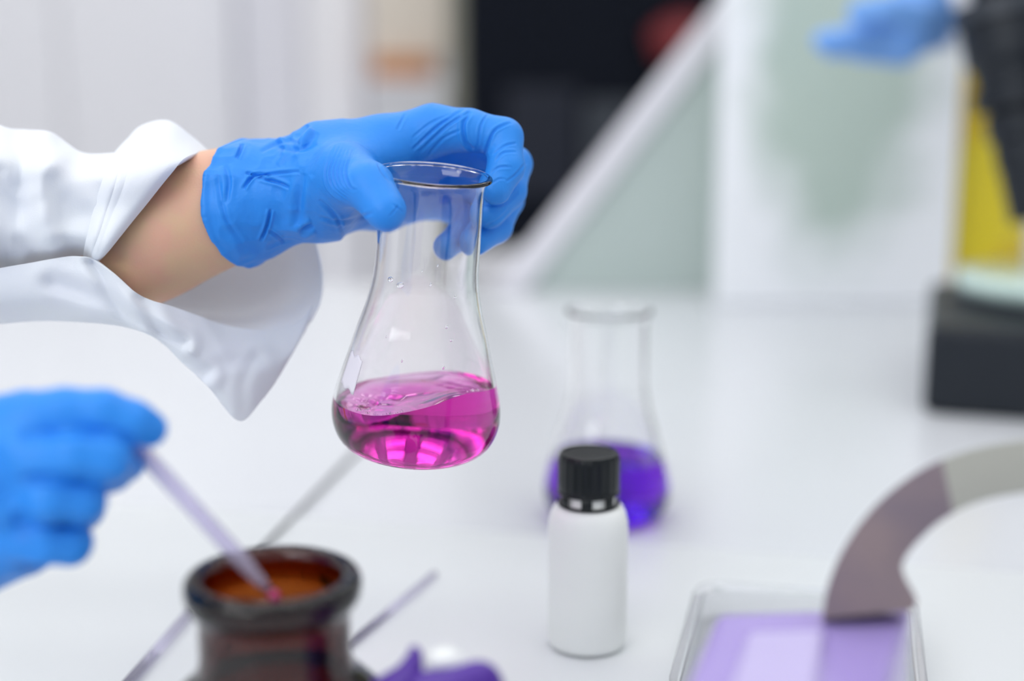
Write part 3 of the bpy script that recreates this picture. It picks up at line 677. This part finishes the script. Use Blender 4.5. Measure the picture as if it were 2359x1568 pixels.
# pinched drape folds running along the sleeve
Q = proj(B.reshape(-1, 3)).reshape(B.shape[0], B.shape[1], 2)
Vs, Fs = grid(B); Fs = np.asarray(Fs); 
for pts, wp, dm in [([(55, 300), (40, 400), (60, 500), (90, 600)], 24, 4.5), ([(130, 330), (60, 380), (55, 420)], 18, 2.4), ([(0, 400), (20, 500), (10, 600)], 24, 4.5), ([(110, 420), (160, 400), (230, 430)], 20, 1.2), ([(60, 560), (120, 520), (200, 500)], 20, 1.2)]:
    N = vnorm(Vs, Fs); view = -Vs/np.linalg.norm(Vs, axis=1)[:, None]; s = np.sign((N*view).sum(1)); d, tt = segdist(proj(Vs), pts)
    near = Vs[:, 2] > -.70
    Vs = Vs+view*((-np.exp(-(d/wp)**2)+.7*np.exp(-((d-2*wp)/wp)**2))*near*dm*.001)[:, None]
o = put('coat_sleeve', toW(Vs), Fs, 'cloth', person); solid(o, .0009)
C_ = patch(cuff_, 110, 140, .0005, 18, 4)
Vc, Fc = grid(C_); Fc = np.asarray(Fc)
for pts, wp, dm in [([(300, 325), (262, 440), (212, 597)], 4, .9), ([(330, 300), (290, 420), (225, 590)], 6, .5)]:
    view = -Vc/np.linalg.norm(Vc, axis=1)[:, None]; d, tt = segdist(proj(Vc), pts); Vc = Vc-view*(np.exp(-(d/wp)**2)*(Vc[:, 2] > -.70)*dm*.001)[:, None]
o2 = put('coat_cuff', toW(Vc), Fc, 'cloth', person); solid(o2, .0022)
# hanging lower part of the wide sleeve opening: outer wall (near) below the hem
hem = [(150, 608, .650), (218, 602, .650), (275, 640, .649), (330, 684, .652), (400, 708, .662), (470, 735, .675), (550, 757, .683), (620, 755, .692), (690, 742, .70), (722, 700, .705)]
mid = [(-300, 700, .66), (60, 690, .66), (230, 712, .655), (340, 760, .655), (420, 800, .66), (480, 835, .668), (545, 860, .675), (610, 845, .684), (675, 810, .694), (712, 735, .703)]
low = [(-420, 790, .69), (0, 742, .685), (190, 744, .675), (340, 768, .67), (425, 835, .668), (480, 890, .67), (548, 968, .678), (600, 920, .686), (655, 850, .695), (705, 760, .704)]
up = [(-420, 620, .66), (0, 640, .662), (190, 606, .664), (262, 640, .660)]
hem2 = [(-420, 690, .655), (0, 618, .655), (150, 590, .651)]+hem[1:]
mid[0] = (-420, 740, .66)
def row(r, n=10): return [tuple(q) for q in smooth_pts(r, n)]
D_ = patch([row(hem2), row(mid), row(low)], 50, 130, .0016, 26, 9)
Vd, Fd = grid(D_); Fd = np.asarray(Fd)
for pts, wp, dm in [([(215, 605), (290, 720), (420, 790)], 14, 3.5), ([(330, 690), (380, 780), (470, 860)], 16, 2), ([(455, 865), (520, 835), (600, 830)], 14, .5), ([(520, 950), (470, 880)], 10, .35), ([(560, 940), (560, 880), (590, 820)], 12, .5), ([(120, 650), (230, 690), (300, 760)], 18, 3)]:
    view = -Vd/np.linalg.norm(Vd, axis=1)[:, None]; d, tt = segdist(proj(Vd), pts)
    Vd = Vd+view*((-np.exp(-(d/wp)**2)+.6*np.exp(-((d-2*wp)/wp)**2))*dm*.001)[:, None]
# far inner wall
r0 = [(150, 560, .735), (300, 520, .74), (450, 500, .745), (600, 500, .74), (680, 510, .735), (722, 540, .725)]
r1 = [(180, 610, .735), (300, 620, .745), (450, 630, .75), (600, 620, .745), (690, 610, .735), (741, 625, .722)]
r2 = [(200, 650, .725), (320, 690, .735), (450, 715, .742), (590, 715, .738), (690, 690, .728), (739, 690, .715)]
r3 = [(220, 640, .70), (330, 700, .69), (450, 750, .69), (560, 775, .695), (680, 765, .705), (720, 735, .708)]
E_ = patch([row(r0), row(r1), row(r2), row(r3)], 50, 90, .0012, 30, 12)
o3 = put('sleeve_drape', *merge((toW(Vd), Fd), (lambda q: (toW(q[0]), q[1]))(grid(E_))), 'cloth', person); solid(o3, .0009)

# ---------------- gloved hand of somebody at the back right
h_pts = [[(2125, 20, 1.40, 29), (2055, 55, 1.40, 25)], [(2140, 60, 1.41, 25), (2095, 88, 1.40, 21)]]
f_pts = [[(2060, 50, 1.39, 17), (1960, 85, 1.38, 12), (1895, 95, 1.38, 10)], [(2060, 80, 1.40, 16), (1990, 105, 1.40, 12), (1915, 112, 1.40, 10)], [(2080, 95, 1.41, 15), (2030, 120, 1.42, 11), (1975, 122, 1.42, 9.5)],
         [(2110, 100, 1.42, 14), (2085, 128, 1.43, 10.5), (2040, 132, 1.43, 9)], [(2120, 40, 1.37, 16), (2040, 20, 1.35, 12), (1975, 30, 1.345, 10)]]
def glove3(p):
    D = None
    for l in h_pts: d = chain(p, l, .01); D = d if D is None else smin(D, d, .02)
    for l in f_pts: D = smin(D, chain(p, l, .005), .004)
    return D
lo, hi = bounds(h_pts+f_pts, .04)
V, F = nets(glove3, lo, hi, .003); V = relax(V, F, 3); N = vnorm(V, F); V = V+N*(.0015*vn(V, 40))[:, None]
p2 = thing('person', 'second person in pale blue glove and white cuff reaching past the microscope', 'person', P(2260, -60, 1.45))
put('pale_blue_glove', toW(V), F, 'glove_far', p2)
V, F = tube([P(2158, 38, 1.41), P(2225, 15, 1.43), P(2300, -60, 1.50), P(2420, -200, 1.6)], [.032, .039, .044, .05], 40, 30)
V = V+(vn(V, 30)*.004)[:, None]*np.array([[0, .3, 1]])
put('coat_sleeve', V, F, 'cloth', p2)

# ================================================================== BENCH ITEMS
# thin mat whose rear edge makes the faint line across the bench
a, b = T(-700, 1085), T(2900, 1368)
V = []
for z in (TZ+.0002, TZ+.0018):
    V += [(a[0], a[1], z), (b[0], b[1], z), (b[0], .15, z), (a[0], .15, z)]
V = [(v[0], v[1], v[2]) for v in V]
tag(bevel(put('bench_mat', V, [(3, 2, 1, 0), (4, 5, 6, 7), (0, 1, 5, 4), (1, 2, 6, 5), (2, 3, 7, 6), (3, 0, 4, 7)], 'mat', smooth=False), .0006),
    'thin smooth white mat covering the near half of the bench', 'mat')
# grey rod lying behind and beside the amber bottle
a, b = T(835, 1024, .002), T(598, 1272, .002)
tag(put('stirring_rod', *tube([a+[0, 0, -.0004], b+[0, 0, .0016]], [.0013, .0013], 16, 0), 'steel'), 'thin grey metal rod pointing from brown bottle up to the held flask', 'rod')
a, b = T(440, 1412, .003), T(285, 1590, .003)
tag(put('glass_rod', *tube([a+[0, 0, .0013], b+[0, 0, .0013]], [.0028, .0028], 24, 0), 'milky'), 'clear glass rod lying left of the brown bottle', 'rod')
a, b = T(1000, 1325, .003), T(800, 1490, .003)
tag(put('glass_rod', *tube([a+[0, 0, .0008], b+[0, 0, .0008]], [.0022, .0022], 24, 0), 'milky'), 'faint clear rod lying right of the brown bottle', 'rod')
# clear tray at lower right
def rrect(cx, cy, hx, hy, r, n=12, rot=0):
    P_ = []
    for k, (sx, sy) in enumerate([(1, 1), (-1, 1), (-1, -1), (1, -1)]):
        for i in range(n):
            a_ = math.pi/2*(k+i/(n-1)); P_.append((sx*(hx-r)+r*math.cos(a_), sy*(hy-r)+r*math.sin(a_)))
    c_, s_ = math.cos(rot), math.sin(rot); return [(cx+x*c_-y*s_, cy+x*s_+y*c_) for x, y in P_]
tl = T(1610, 1352, .018); rot = math.radians(-13)
hx, hy = .055, .07; cx = tl[0]+hx*math.cos(rot)+hy*math.sin(rot)+.002; cy = tl[1]+hx*math.sin(rot)-hy*math.cos(rot)
V = []; F = []; zt_ = TZ+.0021
sec = [(0, 0), (0, .016), (.0035, .018), (.0035, .0195), (-.0005, .0195), (-.0022, .018), (-.0018, .0015)]
ns = 48
for off, z in sec: V += [(x, y, zt_+z) for x, y in rrect(cx, cy, hx+off, hy+off, .016+off, 12, rot)]
for j in range(len(sec)-1):
    for i in range(ns): F.append((j*ns+i, j*ns+(i+1) % ns, (j+1)*ns+(i+1) % ns, (j+1)*ns+i))
F.append(tuple(range(ns))[::-1]); F.append(tuple(range((len(sec)-1)*ns, len(sec)*ns)))
autosmooth(put('clear_tray', V, F, 'clearish', origin=(cx, cy, zt_)), 40)
tag(bpy.data.objects['clear_tray'], 'clear rounded plastic tray lying behind the purple rack', 'tray')

# purple rack in the near right corner with arched grey handle
zr = TZ+.0021
c0, c1, c2, c3 = P(1655, 1412, .50), P(2095, 1398, .50), P(2030, 1640, .44), P(1500, 1640, .44)
ht = c0[2]
t = thing('tube_rack', 'translucent purple box with pale top and arched grey handle, lower right corner', 'box', ((c0[0]+c2[0])/2, (c0[1]+c2[1])/2, zr))
def onz(px, py, z): 
    q = T(px, py, z-TZ); return q
top = [onz(1650, 1408, ht), onz(2100, 1392, ht), onz(2010, 1700, ht), onz(1520, 1700, ht)]
V = [(q[0], q[1], zr) for q in top]+[(q[0], q[1], ht) for q in top]
bevel(put('rack_body', V, [(0, 1, 2, 3), (7, 6, 5, 4), (0, 4, 5, 1), (1, 5, 6, 2), (2, 6, 7, 3), (3, 7, 4, 0)], 'lilac', t, smooth=False), .004)
tt_ = [onz(1725, 1452, ht+.003), onz(1900, 1446, ht+.003), onz(1870, 1690, ht+.003), onz(1640, 1690, ht+.003)]
V = [(q[0], q[1], ht-.001) for q in tt_]+[(q[0], q[1], ht+.003) for q in tt_]
bevel(put('lid_insert', V, [(0, 1, 2, 3), (7, 6, 5, 4), (0, 4, 5, 1), (1, 5, 6, 2), (2, 6, 7, 3), (3, 7, 4, 0)], 'lilacl', t, smooth=False), .003)
# handle: outer and inner arcs given where they stand, 0.5 m away, 14 mm thick
outer = [(1895, 1425), (1905, 1360), (1935, 1280), (1990, 1195), (2060, 1125), (2150, 1068), (2260, 1030), (2400, 1010), (2520, 1015)]
inner = [(2105, 1405), (2110, 1378), (2085, 1330), (2080, 1295), (2115, 1245), (2180, 1190), (2270, 1150), (2400, 1130), (2520, 1135)]
def band(i0, i1, name, mm):
    o_ = smooth_pts(outer, 81)[i0:i1]; n_ = smooth_pts(inner, 81)[i0:i1]; V = []; F = []
    sec = [(0, 0), (.5, -.0015), (1, 0), (1, .012), (.5, .0135), (0, .012)]
    for (a_, b_) in zip(o_, n_):
        for f, d in sec: V.append(P(a_[0]+(b_[0]-a_[0])*f, a_[1]+(b_[1]-a_[1])*f, .487+d))
    m_ = len(o_)
    for i in range(m_-1):
        for k in range(6): F.append((i*6+k, i*6+(k+1) % 6, (i+1)*6+(k+1) % 6, (i+1)*6+k))
    F.append(tuple(range(6))); F.append(tuple(range((m_-1)*6, m_*6))[::-1])
    autosmooth(fixn(put(name, V, F, mm, t)), 50)
band(0, 53, 'handle', 'band'); band(52, 81, 'handle_grip', 'bandb')

# small purple clip at the bottom edge
zc = TZ+.0021; c = P(1030, 1545, .49)
t = thing('purple_clip', 'dark purple plastic clip with raised wings at the bottom edge', 'clip', (c[0], c[1], zc))
put('clip_stem', *lathe([(0, 0), (.016, 0), (.017, .003), (.007, .006), (.006, c[2]-zc-.014), (.012, c[2]-zc-.008), (0, c[2]-zc-.008)], 40, X=at(c[0], c[1], zc)), 'purple', t)
def wing(pts, rr, nm, mm='purple'):
    put(nm, *tube([P(*q) for q in pts], rr, 20, 20), mm, t)
wing([(880, 1600, .49), (935, 1560, .488), (955, 1512, .487), (950, 1488, .487)], [.006, .0052, .003, .0012], 'wing')
wing([(955, 1580, .486), (1040, 1575, .484), (1110, 1555, .485), (1140, 1590, .488)], [.005, .0055, .0050, .004], 'jaw')
wing([(985, 1530, .492), (1030, 1520, .492), (1070, 1545, .492)], [.0035, .0045, .003], 'spring', 'hdpe')

for o in bpy.data.objects:
    if '_w' in o.keys(): del o['_w']
